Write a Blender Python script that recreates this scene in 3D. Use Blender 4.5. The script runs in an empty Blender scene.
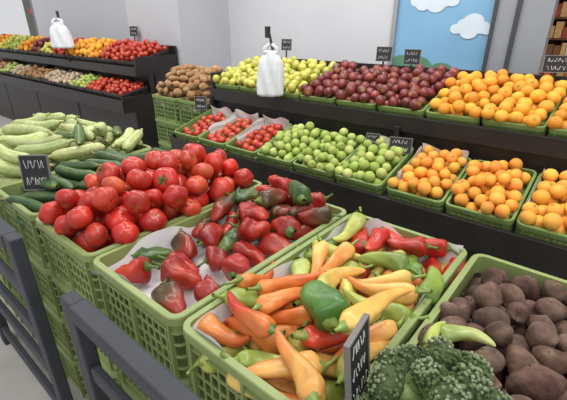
import bpy, math, random
import numpy as np
from mathutils import Matrix, Vector
R = np.random.RandomState(41)
random.seed(5)
scene = bpy.context.scene
try:
    scene.view_settings.view_transform = 'Standard'
except Exception:
    pass

def lin(rgb):
    a = np.array(rgb, float) / 255.
    return np.where(a <= .04045, a / 12.92, ((a + .055) / 1.055) ** 2.4)

# ---------------------------------------------------------------- mesh builder
BOXF = np.array([[0,3,2,1],[4,5,6,7],[0,1,5,4],[1,2,6,5],[2,3,7,6],[3,0,4,7]])
def boxV(x0,x1,y0,y1,z0,z1):
    return np.array([[x0,y0,z0],[x1,y0,z0],[x1,y1,z0],[x0,y1,z0],[x0,y0,z1],[x1,y0,z1],[x1,y1,z1],[x0,y1,z1]],float)

class MB:
    def __init__(s):
        s.V=[];s.F=[];s.C=[];s.M=[];s.S=[];s.n=0
    def add(s,V,F,C=(1,1,1),m=0,smooth=True):
        V=np.asarray(V,float);F=np.asarray(F,int)
        s.V.append(V);s.F.append(F+s.n)
        s.C.append(np.array(np.broadcast_to(np.asarray(C,float),(len(V),3))))
        s.M.append(np.full(len(F),m));s.S.append(np.full(len(F),smooth));s.n+=len(V)
    def box(s,x0,x1,y0,y1,z0,z1,m=0,mat=None,C=(1,1,1)):
        V=boxV(x0,x1,y0,y1,z0,z1)
        if mat is not None:
            A=np.array(mat); V=V@A[:3,:3].T+A[:3,3]
        s.add(V,BOXF,C,m,False)
    def build(s,name,mats,matrix=None,parent=None,bevel=0):
        V=np.concatenate(s.V);F=np.concatenate(s.F);C=np.concatenate(s.C)
        me=bpy.data.meshes.new(name)
        me.vertices.add(len(V));me.vertices.foreach_set('co',V.astype(np.float32).ravel())
        me.loops.add(len(F)*4);me.loops.foreach_set('vertex_index',F.astype(np.int32).ravel())
        me.polygons.add(len(F));me.polygons.foreach_set('loop_start',np.arange(0,len(F)*4,4,dtype=np.int32))
        for m in mats: me.materials.append(m)
        me.polygons.foreach_set('material_index',np.concatenate(s.M).astype(np.int32))
        me.polygons.foreach_set('use_smooth',np.concatenate(s.S).astype(bool))
        me.update(calc_edges=True)
        ca=me.color_attributes.new('Col','FLOAT_COLOR','POINT')
        ca.data.foreach_set('color',np.concatenate([C,np.ones((len(C),1))],1).astype(np.float32).ravel())
        ob=bpy.data.objects.new(name,me);scene.collection.objects.link(ob)
        if matrix is not None: ob.matrix_world=matrix
        if parent is not None: ob.parent=parent
        if bevel>0:
            b=ob.modifiers.new('bevel','BEVEL');b.width=bevel;b.segments=2;b.limit_method='ANGLE'
        return ob

def inst(name,me,matrix,parent=None):
    ob=bpy.data.objects.new(name,me);scene.collection.objects.link(ob);ob.matrix_world=matrix
    if parent: ob.parent=parent
    return ob

# ---------------------------------------------------------------- materials
def mk(name,rough=.5,color=None,var=.12,vscale=40,bump=0.,bscale=80,spec=.5,sss=0.,coat=0.,metal=0.,trans=0.):
    m=bpy.data.materials.new(name);m.use_nodes=True;nt=m.node_tree
    b=nt.nodes['Principled BSDF'];b.inputs['Roughness'].default_value=rough
    b.inputs['Specular IOR Level'].default_value=spec;b.inputs['Metallic'].default_value=metal
    tc=nt.nodes.new('ShaderNodeTexCoord')
    n=nt.nodes.new('ShaderNodeTexNoise');n.inputs['Scale'].default_value=vscale;n.inputs['Detail'].default_value=4
    nt.links.new(tc.outputs['Object'],n.inputs['Vector'])
    mr=nt.nodes.new('ShaderNodeMapRange');mr.inputs['From Min'].default_value=.25;mr.inputs['From Max'].default_value=.75
    mr.inputs['To Min'].default_value=1-var;mr.inputs['To Max'].default_value=1+var
    nt.links.new(n.outputs['Fac'],mr.inputs['Value'])
    sc=nt.nodes.new('ShaderNodeVectorMath');sc.operation='SCALE'
    if color is None:
        at=nt.nodes.new('ShaderNodeAttribute');at.attribute_name='Col';nt.links.new(at.outputs['Color'],sc.inputs[0])
    else:
        sc.inputs[0].default_value=tuple(lin(color))
    nt.links.new(mr.outputs['Result'],sc.inputs['Scale']);nt.links.new(sc.outputs['Vector'],b.inputs['Base Color'])
    if sss>0:
        b.inputs['Subsurface Weight'].default_value=sss;b.inputs['Subsurface Scale'].default_value=.01
    if coat>0:
        b.inputs['Coat Weight'].default_value=coat;b.inputs['Coat Roughness'].default_value=.15
    if bump>0:
        n2=nt.nodes.new('ShaderNodeTexNoise');n2.inputs['Scale'].default_value=bscale;n2.inputs['Detail'].default_value=5
        nt.links.new(tc.outputs['Object'],n2.inputs['Vector'])
        bp=nt.nodes.new('ShaderNodeBump');bp.inputs['Strength'].default_value=bump;bp.inputs['Distance'].default_value=.004
        nt.links.new(n2.outputs['Fac'],bp.inputs['Height']);nt.links.new(bp.outputs['Normal'],b.inputs['Normal'])
    return m
M_gloss=mk('glossy_skin',.30,var=.2,vscale=32,bump=.2,bscale=30)
M_citrus=mk('citrus_skin',.55,var=.14,vscale=30,bump=.3,bscale=300,spec=.3)
M_matte=mk('earthy_skin',.92,var=.42,vscale=48,bump=.9,bscale=95,spec=.12)
M_veg=mk('cucumber_skin',.42,var=.25,vscale=55,bump=.3,bscale=120)
M_broc=mk('broccoli_skin',.85,var=.2,vscale=60,bump=1.0,bscale=420,spec=.15)
M_crate=mk('green_plastic',.42,color=(138,153,94),var=.14,vscale=6,bump=.05)
M_crate2=mk('green_plastic_dusty',.5,color=(116,138,76),var=.12,vscale=8,bump=.05)
M_paper=mk('white_paper',.8,color=(220,216,218),var=.05,vscale=12,bump=.3,bscale=25)
M_black=mk('black_painted_wood',.42,color=(38,33,33),var=.3,vscale=9,bump=.15,bscale=40)
M_dkgrey=mk('dark_grey_wood',.6,color=(56,58,66),var=.15,vscale=10,bump=.2,bscale=60)
M_board=mk('chalkboard',.6,color=(38,38,42),var=.25,vscale=25)
M_chalk=mk('chalk',.9,color=(225,225,225),var=.1)
M_tagrim=mk('tag_rim',.7,color=(120,116,112),var=.1)
M_bag=mk('plastic_film',.35,color=(222,225,230),var=.03,bump=.3,bscale=30)

def gridF(nr,ns,wrap=True):
    i=np.arange(nr-1)[:,None];m=ns if wrap else ns-1
    j=np.arange(m)[None,:];j2=(j+1)%ns
    return np.stack([i*ns+j,i*ns+j2,(i+1)*ns+j2,(i+1)*ns+j],-1).reshape(-1,4)

def combine(parts):
    V=[];F=[];C=[];n=0
    for v,f,c in parts:
        V.append(v);F.append(f+n);C.append(np.array(np.broadcast_to(c,(len(v),3))));n+=len(v)
    return np.concatenate(V),np.concatenate(F),np.concatenate(C)

def tube(sp,rad,ns=12,ref=(0,0,1),lob=None):
    sp=np.asarray(sp,float);rad=np.asarray(rad,float)
    T=np.gradient(sp,axis=0);T/=np.linalg.norm(T,axis=1)[:,None]+1e-9
    ref=np.array(ref,float);N=ref-(T@ref)[:,None]*T;N/=np.linalg.norm(N,axis=1)[:,None]+1e-9
    B=np.cross(T,N);th=np.linspace(0,2*np.pi,ns,endpoint=False)
    rr=rad[:,None]*np.ones(ns)
    if lob is not None: rr=rr*lob(np.linspace(0,1,len(sp))[:,None],th[None,:])
    V=sp[:,None,:]+rr[...,None]*(np.cos(th)[None,:,None]*N[:,None,:]+np.sin(th)[None,:,None]*B[:,None,:])
    return V.reshape(-1,3),gridF(len(sp),ns)[:, ::-1]

# ---------------------------------------------------------------- produce items -> (V,F,C,sph)
def mixc(a,b,t):
    t=np.asarray(t)[...,None];return np.asarray(a)*(1-t)+np.asarray(b)*t

def fruit(r,pal,sq=.93,dim=.12,lob=0.,k=5,nr=10,ns=14,lump=0.,stretch=1.,spot=None,spotr=.3,stem=0,blush=None):
    P,T=np.meshgrid(np.linspace(.05,np.pi-.05,nr),np.linspace(0,2*np.pi,ns,endpoint=False),indexing='ij')
    a,b,c,d=R.uniform(0,6,4)
    rr=r*(1+lob*np.cos(k*T)*np.sin(P))
    if lump>0: rr=rr*(1+lump*(np.sin(2*T+a)*np.sin(2*P+b)+.6*np.sin(3*T+c)*np.sin(3*P+d)*np.sin(P)))
    x=rr*np.sin(P)*np.cos(T);y=rr*np.sin(P)*np.sin(T)
    z=rr*sq*np.cos(P)-dim*r*np.exp(-(P/.42)**2)+dim*.4*r*np.exp(-((np.pi-P)/.35)**2)
    V=np.stack([x*stretch,y,z],-1).reshape(-1,3)
    base=mixc(lin(pal[0]),lin(pal[1]),R.uniform(0,1))*R.uniform(.88,1.1)
    C=np.tile(base,(nr*ns,1))
    if blush is not None:
        w=np.clip(.5+.6*np.sin(T+a)*np.sin(P)+.25*np.cos(P),0,1).ravel()*R.uniform(.2,1)
        C=C*(1-w[:,None])+lin(blush)*w[:,None]
    if spot is not None:
        w=np.exp(-(P/spotr)**2).ravel()[:,None];C=C*(1-w)+lin(spot)*w
    parts=[(V,gridF(nr,ns),C)]
    if stem:
        v,f=tube([[0,0,r*sq*.82],[.001,0,r*sq*1.0],[.004,0,r*sq*1.12]],[r*.07,r*.05,r*.06],5,(1,0,0));parts.append((v,f,lin((84,98,44))))
        for q in range(5):
            an=q*2*np.pi/5+a;ca,sa=np.cos(an),np.sin(an);L=r*.5;w=r*.09;zz=r*sq*.93
            v=np.array([[0,0,zz],[ca*L*.5-sa*w,sa*L*.5+ca*w,zz+.002],[ca*L,sa*L,zz-.001],[ca*L*.5+sa*w,sa*L*.5-ca*w,zz+.002]])
            parts.append((v,np.array([[0,3,2,1]]),lin((70,100,40))))
    V,F,C=combine(parts)
    o=r*(stretch-1)
    sph=[[0,0,0,r*.96]] if o<.002 else [[-o,0,0,r*.88],[0,0,0,r*.96],[o,0,0,r*.88]]
    return V,F,C,np.array(sph)

def pepper(L,r,taper,cA,cB,bend=.15,lobes=3,amp=.1,mixpos=.5,stemc=(96,122,52),nr=24,ns=20,pw=5,wr=.05,stemL=.035):
    t=np.linspace(0.004,.998,nr)
    rad=r*np.sin(np.clip(t/.16,0,1)*np.pi/2)**.55*(1-taper*t**1.1)*(1-t**pw)**.5+.0006
    bx=R.uniform(-1,1)*bend;bz=R.uniform(-.5,.5)*bend;ph=R.uniform(0,6)
    s=(t-.5)*L
    sp=np.stack([s+0*t,bx*L*(4*(t-.5)**2)+.04*L*np.sin(5*t+ph),bz*L*(4*(t-.5)**2)],1)
    a,b=R.uniform(0,6,2)
    V,F=tube(sp,rad,ns,lob=lambda tt,th:1+amp*(1-.4*tt)*np.cos(lobes*th+a+.8*tt)+wr*np.sin(2*th+9*tt+b)+wr*.6*np.sin(5*th-14*tt+a))
    tt=np.repeat(t,ns);th=np.tile(np.linspace(0,2*np.pi,ns,endpoint=False),nr)
    w=np.clip((tt-mixpos)*2.2+.5+.45*np.sin(th+a)+.2*np.sin(6*tt+b),0,1)
    C=(lin(cA)*(1-w[:,None])+lin(cB)*w[:,None])*R.uniform(.9,1.1)
    parts=[(V,F,C)]
    st=np.linspace(0,1,6);x0=sp[0]
    ssp=np.stack([x0[0]+.006-st*stemL,x0[1]+.3*stemL*st**2*np.sign(bx+.01),x0[2]+.35*stemL*st**2],1)
    srad=np.array([r*.55,r*.3,.0046,.004,.004,.005])
    v,f=tube(ssp,srad,9,lob=lambda tt,th:1+.15*np.cos(5*th)*(tt<.3));parts.append((v,f,lin(stemc)))
    V,F,C=combine(parts)
    k=np.linspace(1,nr-2,6).astype(int)
    sph=np.concatenate([sp[k],(rad[k]*.93)[:,None]],1)
    return V,F,C,sph

def cuke(L,r,cA,cB,bend=.08,nr=14,ns=14,stripes=0,tipc=(120,130,70)):
    t=np.linspace(0.002,.998,nr)
    rad=r*(1-np.abs(2*t-1)**7)**.45*(1+.12*t)
    rad[0]=r*.25;rad[1]=r*.6 if stripes==0 else r*.75
    bx=R.uniform(-1,1)*bend
    sp=np.stack([(t-.5)*L,bx*L*4*(t-.5)**2,0*t],1);a=R.uniform(0,6)
    V,F=tube(sp,rad,ns,lob=lambda tt,th:1+.03*np.cos(6*th+a)+0*tt)
    tt=np.repeat(t,ns);th=np.tile(np.linspace(0,2*np.pi,ns,endpoint=False),nr)
    w=np.clip(.5+.5*np.sin((7 if stripes else 3)*th+a)+.2*np.sin(20*tt),0,1)
    C=(lin(cA)*(1-w[:,None])+lin(cB)*w[:,None])*R.uniform(.85,1.15)
    w=np.exp(-(tt/.05)**2)[:,None];C=C*(1-w)+lin(tipc)*w
    v,f=tube([[-L/2+.002,sp[0,1],0],[-L/2-.012,sp[0,1],.001],[-L/2-.02,sp[0,1],.003]],[r*.35,r*.26,r*.3],6)
    V,F,C=combine([(V,F,C),(v,f,lin(tipc))])
    k=np.linspace(1,nr-2,7).astype(int)
    return V,F,C,np.concatenate([sp[k],(rad[k]*.96)[:,None]],1)

def rot3(kind):
    if kind=='any':
        q=R.normal(size=4);q/=np.linalg.norm(q)
        w,x,y,z=q
        return np.array([[1-2*(y*y+z*z),2*(x*y-z*w),2*(x*z+y*w)],[2*(x*y+z*w),1-2*(x*x+z*z),2*(y*z-x*w)],[2*(x*z-y*w),2*(y*z+x*w),1-2*(x*x+y*y)]])
    yaw,dy,pit=kind
    return yrot(yaw+R.uniform(-dy,dy)+(math.pi if R.rand()<.5 else 0),R.uniform(-pit,pit),R.uniform(0,6.28))
def yrot(yaw,pitch,roll=0.):
    return np.array(Matrix.Rotation(yaw,3,'Z')@Matrix.Rotation(-pitch,3,'Y')@Matrix.Rotation(roll,3,'X'))

def need(S,rad,px,py,SX,zf):
    z=np.full(len(px),np.max(zf+rad-S[:,2]))
    if len(SX):
        dx=px[:,None,None]+S[None,:,None,0]-SX[None,None,:,0]
        dy=py[:,None,None]+S[None,:,None,1]-SX[None,None,:,1]
        D=rad[:,None]+SX[None,:,3]
        q=D[None]**2-dx**2-dy**2
        zz=np.where(q>0,SX[None,None,:,2]+np.sqrt(np.maximum(q,0))-S[None,:,None,2],-9)
        z=np.maximum(z,zz.reshape(len(px),-1).max(1))
    return z

def pile(name,make,n,hx,hy,target,mats,matrix,zf=0.,kind='any',nrot=3,K=30,pins=(),over=0.,variants=6,lowin=None,zones=None):
    # zones: function (x,y)->maker, used to swap which kind of item is set down in which part of the crate
    SX=np.zeros((0,4));mb=MB()
    tm=[make() for _ in range(variants)]
    def place(it,M,x,y,z):
        nonlocal SX
        V,F,C,s=it
        mb.add(V@M.T+[x,y,z],F,C*R.uniform(.88,1.1)*(1+R.uniform(-.04,.04,3)))
        SX=np.vstack([SX,np.concatenate([s[:,:3]@M.T+[x,y,z],s[:,3:]],1)])
    for i in range(n):
        it=tm[R.randint(len(tm))];s=it[3];best=None
        for q in range(nrot):
            M=rot3(kind);S=s[:,:3]@M.T
            ex=np.max(np.abs(S[:,0])+s[:,3]);ey=np.max(np.abs(S[:,1])+s[:,3])
            ax=max(hx-ex+over,.002);ay=max(hy-ey+over,.002)
            px=R.uniform(-ax,ax,K);py=R.uniform(-ay,ay,K)
            z=need(S,s[:,3],px,py,SX,zf)
            if lowin is not None:
                out=(np.abs(px)>max(hx-ex,.002))|(np.abs(py)>max(hy-ey,.002))
                z=np.where(out,np.maximum(z,lowin+s[:,3].max()*.6),z)
            sc=z-target(px,py);j=np.argmin(sc)
            if best is None or sc[j]<best[0]: best=(sc[j],M,px[j],py[j],z[j])
        if best[0]>0: continue
        if zones is not None:
            alt=zones(best[2],best[3])
            if alt is not None:
                it=alt();S=it[3][:,:3]@best[1].T
                z=need(S,it[3][:,3],np.array([best[2]]),np.array([best[3]]),SX,zf)[0]
                if z-target(best[2],best[3])<.03: place(it,best[1],best[2],best[3],z)
                continue
        place(it,*best[1:])
    for it,x,y,M in pins:
        S=it[3][:,:3]@M.T;z=need(S,it[3][:,3],np.array([x]),np.array([y]),SX,zf)[0]
        place(it,M,x,y,z)
    return mb.build(name,mats,matrix)

def dome(peak,edge,hx,hy,p=2.):
    return lambda x,y: edge+(peak-edge)*np.clip(1-np.abs(x/hx)**p*.75-np.abs(y/hy)**p*.75,-.4,1)

# ---------------------------------------------------------------- crates
def ringpath(w,d,cr,n=4):
    P=[];N=[]
    for cx,cy,a0 in ((w/2-cr,d/2-cr,0),(-w/2+cr,d/2-cr,90),(-w/2+cr,-d/2+cr,180),(w/2-cr,-d/2+cr,270)):
        for i in range(n+1):
            a=math.radians(a0+90*i/n);P.append((cx+cr*math.cos(a),cy+cr*math.sin(a)));N.append((math.cos(a),math.sin(a)))
    return np.array(P),np.array(N)
def ring(mb,w,d,cr,prof,m=0):
    P,N=ringpath(w,d,cr);k=len(prof);V=[]
    for o,z in prof:
        V.append(np.column_stack([P+N*o,np.full(len(P),z)]))
    V=np.array(V).transpose(1,0,2).reshape(-1,3);n=len(P)
    F=[]
    for i in range(n):
        for j in range(k):
            F.append([i*k+j,((i+1)%n)*k+j,((i+1)%n)*k+(j+1)%k,i*k+(j+1)%k])
    mb.add(V,np.array(F)[:, ::-1],(1,1,1),m,False)
def crate_mesh(name,w,d,h,mat,rib=.026,lip=.014,band=.055,bars=3,butt=.12):
    mb=MB();cr=.022
    W=w-2*lip;D=d-2*lip
    ring(mb,W,D,cr,[(-.003,h),(lip-.002,h),(lip,h-.003),(lip,h-.024),(lip-.004,h-.024),(lip-.005,h-.006),(.001,h-.006),(.001,h-band),(-.003,h-band)])
    ring(mb,W,D,cr,[(-.003,.0),(.003,.0),(.003,.022),(-.003,.022)])
    zs=np.linspace(.022,h-band,bars+2)[1:-1]
    for z in zs: ring(mb,W,D,cr,[(-.002,z-.003),(.002,z-.003),(.002,z+.003),(-.002,z+.003)])
    ring(mb,W,D,cr,[(0,h-band-.002),(.006,h-band-.002),(.006,h-band+.004),(0,h-band+.004)])
    for ax,Ln,off in ((0,W,D/2),(1,D,W/2)):
        n=int((Ln-2*cr)/rib);xs=np.linspace(-Ln/2+cr,Ln/2-cr,n+1)
        nb=max(2,int((Ln-2*cr)/butt));bs=np.linspace(-Ln/2+cr,Ln/2-cr,nb+1)
        for sg in (-1,1):
            for x in xs:
                a,b=(sg*off-.0018,sg*off+.0018)
                if ax==0: mb.box(x-.003,x+.003,a,b,.02,h-band)
                else: mb.box(a,b,x-.003,x+.003,.02,h-band)
            for x in bs:
                a,b=sorted((sg*off,sg*(off+lip*.75)))
                if ax==0: mb.box(x-.0035,x+.0035,a,b,.004,h-.02)
                else: mb.box(a,b,x-.0035,x+.0035,.004,h-.02)
    mb.box(-W/2+.002,W/2-.002,-D/2+.002,D/2-.002,.004,.009)
    ob=mb.build(name,[mat]);me=ob.data;bpy.data.objects.remove(ob);return me
CR_BIG=crate_mesh('crate_big',.40,.75,.228,M_crate)
CR_MID=crate_mesh('crate_mid',.40,.60,.228,M_crate2)
CR_LOW=crate_mesh('crate_low',.285,.42,.070,M_crate2,band=.028,lip=.009,bars=1,rib=.024,butt=.08)
CR_UP=crate_mesh('crate_up',.285,.54,.06,M_crate2,band=.028,lip=.009,bars=1,rib=.024,butt=.08)

def T(x,y,z): return Matrix.Translation((x,y,z))
def liner(w,d,z0,edge,matrix,name='paper_liner',amp=.006,seed=0):
    nx,ny=36,56;x=np.linspace(-w/2,w/2,nx);y=np.linspace(-d/2,d/2,ny)
    X,Y=np.meshgrid(x,y,indexing='ij');a,b,c=R.uniform(0,6,3)
    Z=z0+amp*(np.sin(31*X+a+3*np.sin(17*Y))+np.sin(23*Y+b+2*np.sin(29*X))+.7*np.abs(np.sin(55*X+40*Y+c)))
    e=np.minimum(w/2-np.abs(X),d/2-np.abs(Y));Z=Z+np.clip(1-e/.02,0,1)*edge*(1+.35*np.sin(21*X+a)*np.cos(17*Y+c))
    mb=MB();mb.add(np.stack([X,Y,Z],-1).reshape(-1,3),gridF(nx,ny,False))
    ob=mb.build(name,[M_paper],matrix);return ob
def flap(p0,p1,h,lean,matrix,name='paper_sheet'):
    n,m=18,10;mb=MB();p0=np.array(p0);p1=np.array(p1);V=[];a,b=R.uniform(0,6,2)
    for i in range(n):
        for j in range(m):
            u=i/(n-1);v=j/(m-1);p=p0*(1-u)+p1*u+np.array(lean)*v+np.array([0,0,h*v*(1+.15*np.sin(7*u+a))])
            p=p+np.array([.002*np.sin(9*v+5*u+a),.003*np.sin(8*u+4*v+b),.002*np.sin(12*u+b)]);V.append(p)
    mb.add(np.array(V),gridF(n,m,False));return mb.build(name,[M_paper],matrix)

# ---------------------------------------------------------------- item makers
mk_tomato=lambda: fruit(R.uniform(.037,.051),((194,42,32),(198,68,44)) if R.rand()<.75 else ((208,92,54),(194,64,42)),sq=R.uniform(.76,.92),dim=.16,lob=.04,nr=16,ns=24,lump=.03,spot=(150,110,56),spotr=.16,stem=R.rand()<.2,blush=(158,30,28))
mk_stom=lambda: fruit(R.uniform(.028,.032),((182,50,38),(192,78,50)),sq=.9,nr=9,ns=12,spot=(110,110,50),spotr=.25,stem=R.rand()<.5)
mk_orange=lambda: fruit(R.uniform(.030,.036),((236,172,62),(228,150,50)),sq=.92,dim=.08,nr=11,ns=14,spot=(150,130,50),spotr=.16)
mk_orange2=lambda: fruit(R.uniform(.029,.035),((238,180,76),(232,160,62)),sq=.94,dim=.08,nr=11,ns=14,spot=(130,120,50),spotr=.16,blush=(224,136,58))
mk_lime=lambda: fruit(R.uniform(.026,.032),((160,178,84),(188,196,118)),sq=.95,dim=.1,nr=10,ns=14,spot=(100,110,50),spotr=.2,blush=(140,164,72))
mk_apple=lambda: fruit(R.uniform(.030,.036),((116,42,44),(142,66,54)),sq=.92,dim=.2,nr=11,ns=14,spot=(160,124,60),spotr=.35,blush=(84,34,40))
mk_yellow=lambda: fruit(R.uniform(.029,.035),((196,190,82),(210,200,102)),sq=.95,dim=.15,nr=10,ns=14,spot=(120,110,50),spotr=.25,blush=(172,174,76))
mk_potato=lambda: fruit(R.uniform(.029,.036),((156,118,82),(174,138,102)),sq=.85,dim=0,lump=.08,stretch=1.35,nr=10,ns=14)
def mk_beet():
    r=R.uniform(.024,.036)
    return fruit(r,((104,82,72),(128,106,94)),sq=.85,dim=-.12,lump=.11,stretch=R.uniform(1.05,1.45),nr=16,ns=22,blush=(80,58,54),spot=(124,106,92),spotr=.3)
mk_garlic=lambda: fruit(R.uniform(.028,.032),((206,190,170),(186,164,140)),sq=.8,dim=-.35,lob=.04,k=7,nr=10,ns=14)
mk_cuke=lambda: cuke(R.uniform(.2,.26),R.uniform(.019,.025),(44,66,36),(72,96,52),nr=14)
def mk_zuc():
    if R.rand()<.2: return cuke(R.uniform(.18,.24),R.uniform(.020,.026),(70,98,48),(100,126,66),bend=.12,stripes=1)
    return cuke(R.uniform(.16,.25),R.uniform(.022,.030),(186,190,134),(150,168,100),bend=.14,stripes=1,tipc=(170,170,110))
PAL=[((220,136,66),(208,100,52)),((228,176,96),(222,138,72)),((224,188,100),(222,160,82)),((194,66,44),(174,48,36)),((178,182,92),(220,168,84)),((140,156,70),(188,190,100))]
def mk_longpep():
    a,b=PAL[R.choice(6,p=[.32,.25,.17,.12,.07,.07])]
    return pepper(R.uniform(.14,.19),R.uniform(.023,.030),.68,a,b,bend=.2,stemc=(128,150,70),pw=9,amp=.12,wr=.07)
def mk_redpep():
    q=R.rand()
    if q<.42: return pepper(R.uniform(.10,.14),R.uniform(.033,.041),.40,(146,36,30),(176,56,38),bend=.12,amp=.16,wr=.09,pw=6,stemc=(84,104,44))
    if q<.62: return pepper(R.uniform(.065,.085),R.uniform(.035,.042),.22,(154,48,42),(134,36,32),bend=.05,amp=.1,wr=.07,pw=5,stemc=(84,104,44))
    if q<.86: return pepper(R.uniform(.10,.13),R.uniform(.032,.039),.35,(74,58,34),(140,44,32),bend=.12,amp=.16,wr=.09,pw=6,mixpos=.4)
    return pepper(R.uniform(.09,.13),R.uniform(.030,.036),.35,(58,84,38),(88,108,46),bend=.12,amp=.16,wr=.08,pw=6,stemc=(90,120,50))

# ---------------------------------------------------------------- room
def simple_box(name,b,mat,bevel=0):
    mb=MB();mb.box(*b);return mb.build(name,[mat],bevel=bevel)
M_wall=mk('painted_plaster',.85,color=(206,206,212),var=.03,vscale=2,bump=.05,bscale=60)
M_wall2=mk('painted_pillar',.85,color=(184,186,192),var=.05,vscale=2,bump=.05,bscale=60)
M_floor=mk('concrete_floor',.7,color=(176,172,168),var=.15,vscale=5,bump=.2,bscale=30)
M_alu=mk('grey_frame',.4,color=(160,163,168),var=.03,metal=.2)
M_sky=mk('poster_sky_blue',.5,color=(130,178,214),var=.1,vscale=3)
M_cloud=mk('poster_cloud',.6,color=(216,228,238),var=.05,vscale=9)
M_hill=mk('poster_green',.6,color=(96,140,110),var=.2,vscale=9)
simple_box('floor',(-14,3,-2,6,-.1,0),M_floor)
simple_box('wall_back',(-9.6,-1.68,3.5,3.7,0,3.3),M_wall)
simple_box('wall_pillar',(-4.8,-3.78,2.78,3.5,0,3.3),M_wall2)

mb=MB();mb.box(-1.64,-.86,3.50,3.56,0.3,3.0,0)
mb.box(-1.68,-1.64,3.47,3.58,.2,3.1,1);mb.box(-.86,-.53,3.46,3.6,0,3.2,1);mb.box(-.72,-.69,3.44,3.46,0,3.2,3);mb.box(-.87,-.845,3.44,3.46,0,3.2,3)
def blob(mb,cx,cz,parts,m,y):
    for dx,dz,r in parts:
        n=20;t=np.linspace(0,2*np.pi,n,endpoint=False)
        o=np.column_stack([cx+dx+r*np.cos(t),np.full(n,y),cz+dz+r*.75*np.sin(t)]);i=np.column_stack([cx+dx+.01*r*np.cos(t),np.full(n,y),cz+dz+.01*r*np.sin(t)])
        mb.add(np.vstack([o,i]),gridF(2,n),(1,1,1),m,False);y-=.0004
blob(mb,-1.36,1.70,[(-.12,0,.06),(-.05,.02,.07),(.02,.04,.09),(.1,0,.07),(.17,-.01,.05),(.04,-.03,.08),(-.07,-.03,.06)],2,3.497)
blob(mb,-1.03,1.5,[(-.1,-.01,.05),(-.04,.02,.06),(.02,.04,.08),(.09,0,.06),(.13,-.02,.04),(0,-.03,.07)],2,3.495)
blob(mb,-1.5,1.2,[(-.06,0,.1),(.1,-.02,.12),(.3,-.06,.12)],4,3.494)
M_seam=mk('dark_seam',.5,color=(70,72,76))
mb.build('window_1',[M_sky,M_alu,M_cloud,M_seam,M_hill])
mb=MB();mb.box(-.53,1.6,3.5,3.56,0,.6,0);mb.box(-.53,1.6,3.5,3.56,2.9,3.2,0);mb.box(.5,.56,3.48,3.58,0,3.2,0);mb.box(-.53,-.49,3.46,3.58,.6,2.9,0)
mb.build('window_2',[M_alu])
M_goods=mk('packaged_goods',.5,var=.15);M_wood=mk('wood_shelf',.6,color=(150,100,62),var=.2,vscale=8)
mb=MB();mb.box(-1.2,1.8,4.5,4.55,0,3.0,1)
for z in np.arange(.3,2.8,.16):
    mb.box(-1.2,1.8,4.15,4.5,z-.015,z,1);x=-1.15
    while x<1.7:
        w=R.uniform(.035,.07);h=R.uniform(.07,.125);c=lin([(200,102,56),(216,170,110),(170,70,50),(220,200,170),(140,90,56),(210,130,60)][R.randint(6)])
        mb.box(x,x+w*.9,4.14,4.4,z,z+h,0,C=c);x+=w
mb.build('grocery_rack',[M_goods,M_wood])
mb=MB()
mb.box(-15,-9.7,5.2,5.3,0,3.6,0,C=lin((78,84,70)));mb.box(-10.0,-9.7,3.6,3.8,0,3.4,0,C=lin((120,122,124)))
for i in range(50):
    x=-14.5+R.rand()*4.5;z=R.uniform(1.2,2.8);mb.box(x,x+.3,5.1,5.2,z,z+.15,0,C=lin([(180,60,50),(70,100,60),(190,190,180),(200,150,80)][R.randint(4)]))
mb.build('wall_storefront',[M_goods])

# ---------------------------------------------------------------- display shelves
def display(name,x0,x1,yl,zl,dl,yu,zu,du,tl,tu):
    mb=MB()
    A=T(0,yl,zl)@Matrix.Rotation(tl,4,'X');mb.box(x0,x1,0,dl,-.02,0,0,A)
    mb.box(x0,x1,yl-.03,yl-.005,zl-.1,zl+.03,0)
    B=T(0,yu,zu)@Matrix.Rotation(tu,4,'X');mb.box(x0,x1,0,du,-.02,0,0,B)
    mb.box(x0,x1,yu-.03,yu-.005,zu-.06,zu+.03,0)
    yb=yl+.1
    mb.box(x0+.02,x1-.02,yb,yb+.02,0,zl-.0,0)
    rl=yl+dl*math.cos(tl);mb.box(x0,x1,rl,rl+.02,zl-.1,zu-.02,0)
    ru=yu+du*math.cos(tu);zr=zu+du*math.sin(tu);mb.box(x0,x1,ru,ru+.02,.1,zr+.09,0)
    for x in np.linspace(x0,x1-.03,max(2,int((x1-x0)/1.2)+1)):
        mb.box(x,x+.03,yb+.0,ru,0,zl,0);mb.box(x,x+.03,rl-.05,ru,zl,zu-.03,0)
    for x in (x0-.001,x1-.029):
        mb.box(x,x+.03,yl-.02,rl,zl-.1,zl+.06,0);mb.box(x,x+.03,yu-.02,ru,zu-.06,zr+.0,0)
    return mb.build(name,[M_black],bevel=.003)
TL=math.radians(16);TU=math.radians(15)
display('produce_display_shelf',-2.56,.72,1.72,.70,.45,2.15,1.02,.58,TL,TU)
display('produce_display_shelf',-9.2,-3.85,2.06,.78,.38,2.26,1.09,.5,math.radians(12),TU)

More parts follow.
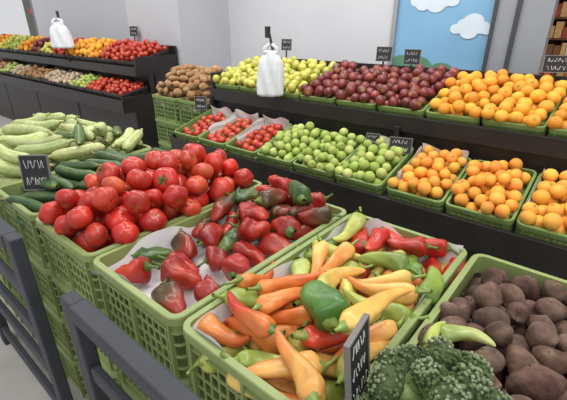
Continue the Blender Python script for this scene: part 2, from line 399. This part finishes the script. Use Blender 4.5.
def shelfcrate(xc,y,z,tilt,cm,depth,make,hname,mats,peak=.075,n=60,edge=.05,kind='any',paper=0,w=.285,h=.06,nrot=2,over=.018):
    A=T(xc,y,z)@Matrix.Rotation(tilt,4,'X')@T(0,depth/2+.005,0.001)
    inst('plastic_crate',cm,A)
    hx=w/2-.014;hy=depth/2-.014
    pile(hname,make,n,hx,hy,dome(peak,edge,hx,hy),mats,A,zf=.012,kind=kind,nrot=nrot,K=36,over=over,lowin=h)
    if paper&1: flap((-hx+.006,hy-.006,.02),(hx-.01,hy-.006,.02),.085,(0,.0,0),A)
    if paper&2: flap((-hx+.004,-hy*.5,.02),(-hx+.004,hy,.02),.07,(-.004,0,0),A)
step=.292
xs=[-2.40+step*i for i in range(10)]
low=[(mk_stom,'small_tomato_heap',M_gloss)]*3+[(mk_lime,'lime_heap',M_citrus)]*3+[(mk_orange2,'apricot_heap',M_citrus)]*4
for i,(f,nm,m) in enumerate(low):
    shelfcrate(xs[i]+(0.02 if i>=6 else 0),1.72,.705,TL,CR_LOW,.42,f,nm,[m],peak=.12 if i>=3 else .055,edge=.095 if i>=3 else .035,n=130 if i>=3 else 50,paper={0:1,1:3,2:3,5:1,6:3,8:2}.get(i,0),over=.018 if i>=3 else 0)
up=[(mk_yellow,'yellow_apple_heap',M_gloss)]*3+[(mk_apple,'red_apple_heap',M_gloss)]*3+[(mk_orange,'orange_heap',M_citrus)]*4
for i,(f,nm,m) in enumerate(up):
    shelfcrate(xs[i],2.15,1.025,TU,CR_UP,.54,f,nm,[m],peak=.12,edge=.10,n=180,over=.028)
far_up=[(mk_stom,'tomato_heap',M_gloss)]*2+[(mk_orange,'orange_heap',M_citrus)]*2+[(mk_stom,'tomato_heap',M_gloss),(mk_yellow,'pear_heap',M_gloss),(mk_apple,'red_apple_heap',M_gloss),(mk_orange,'orange_heap',M_citrus),(mk_lime,'lime_heap',M_citrus),(mk_yellow,'lemon_heap',M_citrus),(mk_orange,'orange_heap',M_citrus),(mk_stom,'tomato_heap',M_gloss)]
far_lo=[(mk_stom,'tomato_heap',M_gloss)]*2+[(mk_lime,'green_plum_heap',M_gloss)]+[(mk_garlic,'garlic_heap',M_matte)]*2+[(mk_potato,'potato_heap',M_matte)]*2+[(mk_garlic,'onion_heap',M_matte),(mk_lime,'lime_heap',M_gloss),(mk_potato,'potato_heap',M_matte),(mk_stom,'tomato_heap',M_gloss),(mk_lime,'lime_heap',M_gloss)]
CR_F1=crate_mesh('crate_far_low',.40,.34,.075,M_black,band=.03,lip=.009,bars=1,rib=.03,butt=.1)
CR_F2=crate_mesh('crate_far_up',.40,.46,.075,M_black,band=.03,lip=.009,bars=1,rib=.03,butt=.1)
for i in range(12):
    xc=-4.08-.41*i
    f,nm,m=far_up[i];shelfcrate(xc,2.26,1.095,TU,CR_F2,.46,f,nm,[m],peak=.19,edge=.11,n=150,w=.4,nrot=1)
    f,nm,m=far_lo[i];shelfcrate(xc,2.06,.785,math.radians(12),CR_F1,.34,f,nm,[m],peak=.14,edge=.09,n=90,w=.4,nrot=1)

for j,xc in enumerate((-3.22,-2.81)):
    for k in range(4): inst('plastic_crate',CR_MID,T(xc,2.40,.229*k))
    pile('potato_heap',mk_potato,330,.19,.28,dome(.34,.15,.19,.28),[M_matte],T(xc,2.40,.229*3+.14),zf=0,kind=(0,1.6,.3),nrot=3,over=.01)
    liner(.36,.56,.13,.02,T(xc,2.40,.229*3))

# ---------------------------------------------------------------- foreground crates
YC=.735
XS={'pot':0.0,'pep':-.412,'red':-.82,'tom':-1.228,'cuc':-1.636,'z1':-2.044,'z2':-2.452}
for k,x in XS.items():
    for q in range(4): inst('plastic_crate',CR_BIG,T(x,YC,.23*q))
hx,hy=.182,.355
liner(.36,.71,.10,.06,T(XS['tom'],YC,.69))
pile('tomato_heap',mk_tomato,330,hx,hy,lambda x,y:.13+.14*np.clip(1-np.abs(x/.25)**2.2-np.abs(y/.42)**2.6,-.2,1),[M_gloss],T(XS['tom'],YC,.80),zf=0,kind='any',nrot=2,K=60,over=.04,variants=20,lowin=.115)
pile('cucumber_heap',mk_cuke,75,hx,hy,lambda x,y:.08+.10*np.clip(1-(x/.25)**2-(y/.45)**2,0,1),[M_veg],T(XS['cuc'],YC,.80),kind=(.5,.5,.15),nrot=5,K=20,over=.03)
for k in ('cuc','z1','z2'): liner(.36,.71,.10,.03,T(XS[k],YC,.69))
for k in ('z1','z2'):
    pile('zucchini_heap',mk_zuc,100,hx,hy,lambda x,y:.12+.12*np.clip(1-(x/.3)**2-(y/.5)**2,0,1),[M_veg],T(XS[k],YC,.80),kind=(.2,1.2,.2),nrot=5,K=20,over=.04,variants=14)
# red / dark peppers: sparse at the front, heaped towards the back
liner(.365,.715,.135,.075,T(XS['red'],YC,.69),amp=.005)
pile('red_pepper_heap',mk_redpep,60,hx,hy,lambda x,y:.044+.07*np.clip(y/.3+.35,0,1),[M_gloss],T(XS['red'],YC,.845),kind=(.8,1.3,.2),nrot=6,K=24,over=.02,variants=24,
  pins=[(pepper(.14,.036,.35,(52,80,36),(76,100,44),amp=.14,pw=6),.06,.26,yrot(2.6,.0))])
# long peppers: pale/orange in front, red and green pieces towards the back
liner(.365,.715,.11,.10,T(XS['pep'],YC,.69),amp=.006)
def pzone(x,y):
    if y>.10 and R.rand()<.62:
        q=R.rand()
        if q<.5: return lambda: pepper(R.uniform(.11,.15),R.uniform(.028,.034),.48,(172,40,30),(190,62,40),bend=.15,amp=.14,wr=.08,pw=7,stemc=(90,112,48))
        return lambda: pepper(R.uniform(.11,.16),R.uniform(.024,.030),.55,(92,120,48),(140,156,70),bend=.18,amp=.13,wr=.07,pw=7,stemc=(100,130,56))
    return None
pc=dict(pw=9,stemc=(140,160,80),amp=.12)
pins=[(pepper(.12,.043,.22,(66,108,42),(90,126,52),amp=.13,lobes=4,pw=6,bend=.05,stemc=(120,150,66)),.045,-.17,yrot(2.7,.05)),
      (pepper(.21,.026,.68,(226,184,92),(228,160,76),bend=.12,**pc),.14,-.12,yrot(1.25,.0)),
      (pepper(.18,.026,.68,(224,160,84),(216,124,62),bend=.16,**pc),.09,-.31,yrot(2.6,.0)),
      (pepper(.17,.025,.68,(212,116,58),(186,58,40),bend=.1,pw=9),-.09,-.27,yrot(2.9,.0))]
pile('long_pepper_heap',mk_longpep,95,hx,hy,lambda x,y:.075+.035*np.clip(1-(x/.25)**2-(y/.45)**2,0,1),[M_gloss],T(XS['pep'],YC,.82),kind=(1.2,1.1,.15),nrot=8,K=26,over=.03,pins=pins,variants=30,zones=pzone)
liner(.365,.715,.07,.0,T(XS['pot'],YC,.69))
pile('beetroot_heap',mk_beet,210,hx,hy,lambda x,y:np.where((x<0.0)&(y<-.12),.05,.12+.03*np.clip(1-(x/.25)**2-(y/.45)**2,0,1)),[M_matte],T(XS['pot'],YC,.78),kind='any',nrot=3,K=40,over=.01,variants=24)
mb=MB()
for (x,y,z,yaw,L,a,b) in ((-.155,.66,.935,1.9,.15,(140,164,76),(176,186,100)),(-.11,.72,.935,.3,.11,(140,160,80),(180,186,116))):
    v,f,c,s=pepper(L,.020,.6,a,b,bend=.2,pw=7,stemc=(120,150,70));M=yrot(yaw,.05);mb.add(v@M.T+[x,y,z],f,c)
mb.build('green_pepper_pair',[M_gloss])
flap((.02,.50,.90),(.14,.60,.905),.05,(.04,-.05,0),None)

# broccoli: stalk, branches and separate florets covered with tiny buds
mb=MB()
v,f=tube([[0,0,-.10],[0,0,-.05],[0,0,.0],[0,0,.03]],[.024,.022,.03,.045],14,(1,0,0));mb.add(v,f,lin((150,172,110)))
cent=[]
for i in range(17):
    ph=math.acos(1-(i+.5)/17*1.05);an=i*2.39996+R.uniform(-.2,.2)
    q=R.uniform(.9,1.12);cent.append((np.array([math.sin(ph)*math.cos(an)*.086*q,math.sin(ph)*math.sin(an)*.086*q,math.cos(ph)*.06*q]),R.uniform(.023,.031)))
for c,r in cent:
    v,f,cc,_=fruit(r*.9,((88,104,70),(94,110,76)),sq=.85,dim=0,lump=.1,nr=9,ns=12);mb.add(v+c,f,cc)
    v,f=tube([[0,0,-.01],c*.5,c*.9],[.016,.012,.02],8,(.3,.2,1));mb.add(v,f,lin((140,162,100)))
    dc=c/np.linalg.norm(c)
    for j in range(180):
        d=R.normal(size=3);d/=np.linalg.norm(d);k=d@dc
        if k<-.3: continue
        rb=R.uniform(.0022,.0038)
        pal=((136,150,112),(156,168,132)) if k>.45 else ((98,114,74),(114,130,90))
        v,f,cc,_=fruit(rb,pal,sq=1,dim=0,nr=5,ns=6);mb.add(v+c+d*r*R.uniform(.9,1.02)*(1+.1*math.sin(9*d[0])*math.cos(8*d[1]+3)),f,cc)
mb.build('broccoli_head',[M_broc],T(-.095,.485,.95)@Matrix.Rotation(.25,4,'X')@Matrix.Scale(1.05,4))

# ---------------------------------------------------------------- price signs
def tag(x,y,z,w,h,yaw,lean=0.,stake=.15,rim=True,rows=2,name='chalk_price_sign'):
    A=T(x,y,z)@Matrix.Rotation(yaw,4,'Z')@Matrix.Rotation(-lean,4,'X');mb=MB()
    mb.box(-w/2,w/2,-.003,.003,-h/2,h/2,0)
    if rim:
        t=.004
        for b in ((-w/2-t,w/2+t,h/2,h/2+t),(-w/2-t,w/2+t,-h/2-t,-h/2),(-w/2-t,-w/2,-h/2,h/2),(w/2,w/2+t,-h/2,h/2)):
            mb.box(b[0],b[1],-.005,.005,b[2],b[3],1)
    mb.box(-.006,.006,.003,.008,-h/2-stake,h/2-.01,0)
    for r in range(rows):
        zc=h/2-h*(r+.5)/rows;xx=-w*.38
        while xx<w*.33:
            cw=w*R.uniform(.07,.12);ch=h/rows*.24
            fr,fz=R.uniform(3,7),R.uniform(0,6)
            pts=[[xx+cw*u,-.0038,zc+ch*math.sin(u*fr+fz)] for u in np.linspace(0,1,7)]
            v,f=tube(pts,[.0009*w/.1]*7,5,(0,1,0));mb.add(v,f,(1,1,1),2);xx+=cw*1.5
    return mb.build(name,[M_board,M_tagrim,M_chalk],A)
tag(-1.64,.47,1.0,.10,.13,.75,.15,.16)
tag(-.215,.45,1.0,.08,.14,1.72,.1,.10,rows=3)
tag(-.85,2.02,.91,.115,.08,.3,.2,.10)
tag(-1.03,2.04,.91,.07,.06,.3,.2,.10)
tag(-1.35,2.72,1.33,.10,.09,.35,.1,.12)
tag(-1.14,2.72,1.32,.10,.09,.35,.1,.12)
tag(-.29,2.6,1.33,.13,.08,.45,.1,.14)
tag(-2.2,2.66,1.37,.08,.08,.3,.1,.14)
tag(-2.62,2.06,.93,.10,.10,.4,.1,.1)
tag(-4.6,2.72,1.45,.1,.1,.4,.1,.2)
tag(-6.6,2.72,1.47,.12,.12,.5,.1,.2)

# ---------------------------------------------------------------- plastic bags
def bag(name,x,y,z,h,w,yaw=.5):
    n,ns=30,60;t=np.linspace(0,1,n);mb=MB()
    prof=np.interp(t,[0,.015,.05,.3,.6,.78,.9,1],[.75,.95,1,.97,.9,.74,.5,.28])
    a,b=R.uniform(0,6,2)
    sp=np.column_stack([.008*np.sin(3*t+a),.0*t,-h+t*h*.9])
    v,f=tube(sp,prof*w/2,ns,(1,0,0),lob=lambda tt,th:(1+.10*np.sin(6*th+2*tt+a)*(.15+tt)+.09*np.sin(13*th-3*tt+b)*(.15+tt)))
    v[:,1]=v[:,1]*.34+.004*np.sin(v[:,0]/w*15+v[:,2]*24);mb.add(v,f)
    for s in (-1,1):
        u=np.linspace(0,1,12)
        pp=np.column_stack([s*w*(.16-.12*u+.10*np.sin(np.pi*u)),.004*np.sin(6*u),-h*.16+h*.17*u])
        v,f=tube(pp,np.interp(u,[0,1],[.10*w,.045*w]),10,(0,1,0),lob=lambda tt,th:1+.2*np.sin(4*th+6*tt));v[:,1]*=.5;mb.add(v,f)
    return mb.build(name,[M_bag],T(x,y,z)@Matrix.Rotation(yaw,4,'Z'))
def hook(name,x,y,z0,z1,dx,dy):
    mb=MB();v,f=tube([[x-dx*.2,y-dy*.2,z0],[x,y,(z0+z1)/2],[x+dx,y+dy,z1-.05],[x+dx*1.4,y+dy*1.4,z1]],[.009]*4,8,(1,0,0));mb.add(v,f)
    mb.box(x+dx*1.4-.016,x+dx*1.4+.016,y+dy*1.4-.01,y+dy*1.4+.01,z1-.06,z1+.01);return mb.build(name,[M_black])
bag('plastic_bag',-1.83,2.05,1.40,.33,.19);hook('bag_hook_stake',-1.83,2.10,1.05,1.50,-.05,.0)
bag('plastic_bag',-5.35,2.18,1.58,.32,.30);hook('bag_hook_stake',-5.35,2.22,1.1,1.66,-.03,0)

# ---------------------------------------------------------------- dark wooden barriers
def barrier(x0,x1,y,ztop,name='wooden_barrier'):
    mb=MB();pw=.06
    for x in (x0,x1-pw): mb.box(x,x+pw,y-.02,y+.02,0,ztop)
    mb.box(x0+pw,x1-pw,y-.024,y+.024,ztop-.05,ztop)
    for z in (ztop-.22,ztop-.4,ztop-.58,.12): mb.box(x0+pw,x1-pw,y-.012,y+.012,z-.05,z)
    return mb.build(name,[M_dkgrey],bevel=.005)
barrier(-2.15,-1.30,.27,.92)
barrier(-.98,-.12,.275,.875)

# ---------------------------------------------------------------- light
w=bpy.data.worlds.new('world');scene.world=w;w.use_nodes=True
bg=w.node_tree.nodes['Background'];bg.inputs['Color'].default_value=(.97,.98,1,1);bg.inputs['Strength'].default_value=.70
def sun(name,e,ang,rot,col=(1,1,1)):
    l=bpy.data.lights.new(name,'SUN');l.energy=e;l.angle=math.radians(ang);l.color=col
    o=bpy.data.objects.new(name,l);scene.collection.objects.link(o);o.rotation_euler=[math.radians(a) for a in rot];o.location=(0,0,4);return o
sun('daylight_sun',1.2,50,(28,18,0),(1,.98,.94))
for i,(x,y) in enumerate(((-2.6,1.3),(-1.0,1.3),(.6,1.3),(-1.8,2.6),(-4.6,1.6))):  # unseen overhead area lights, added for soft highlights on the produce
    l=bpy.data.lights.new('added_highlight_light','AREA');l.shape='RECTANGLE';l.size=1.2;l.size_y=.25;l.energy=19;l.color=(1,.98,.93)
    o=bpy.data.objects.new('added_highlight_light',l);scene.collection.objects.link(o);o.location=(x,y,3.1)

cam=bpy.data.cameras.new('camera');co=bpy.data.objects.new('camera',cam);scene.collection.objects.link(co)
cam.sensor_width=36;cam.lens=36*390/567;cam.clip_start=.01
co.location=(0,0,1.52);co.rotation_euler=(math.radians(90-24.2),0,math.radians(40))
scene.camera=co
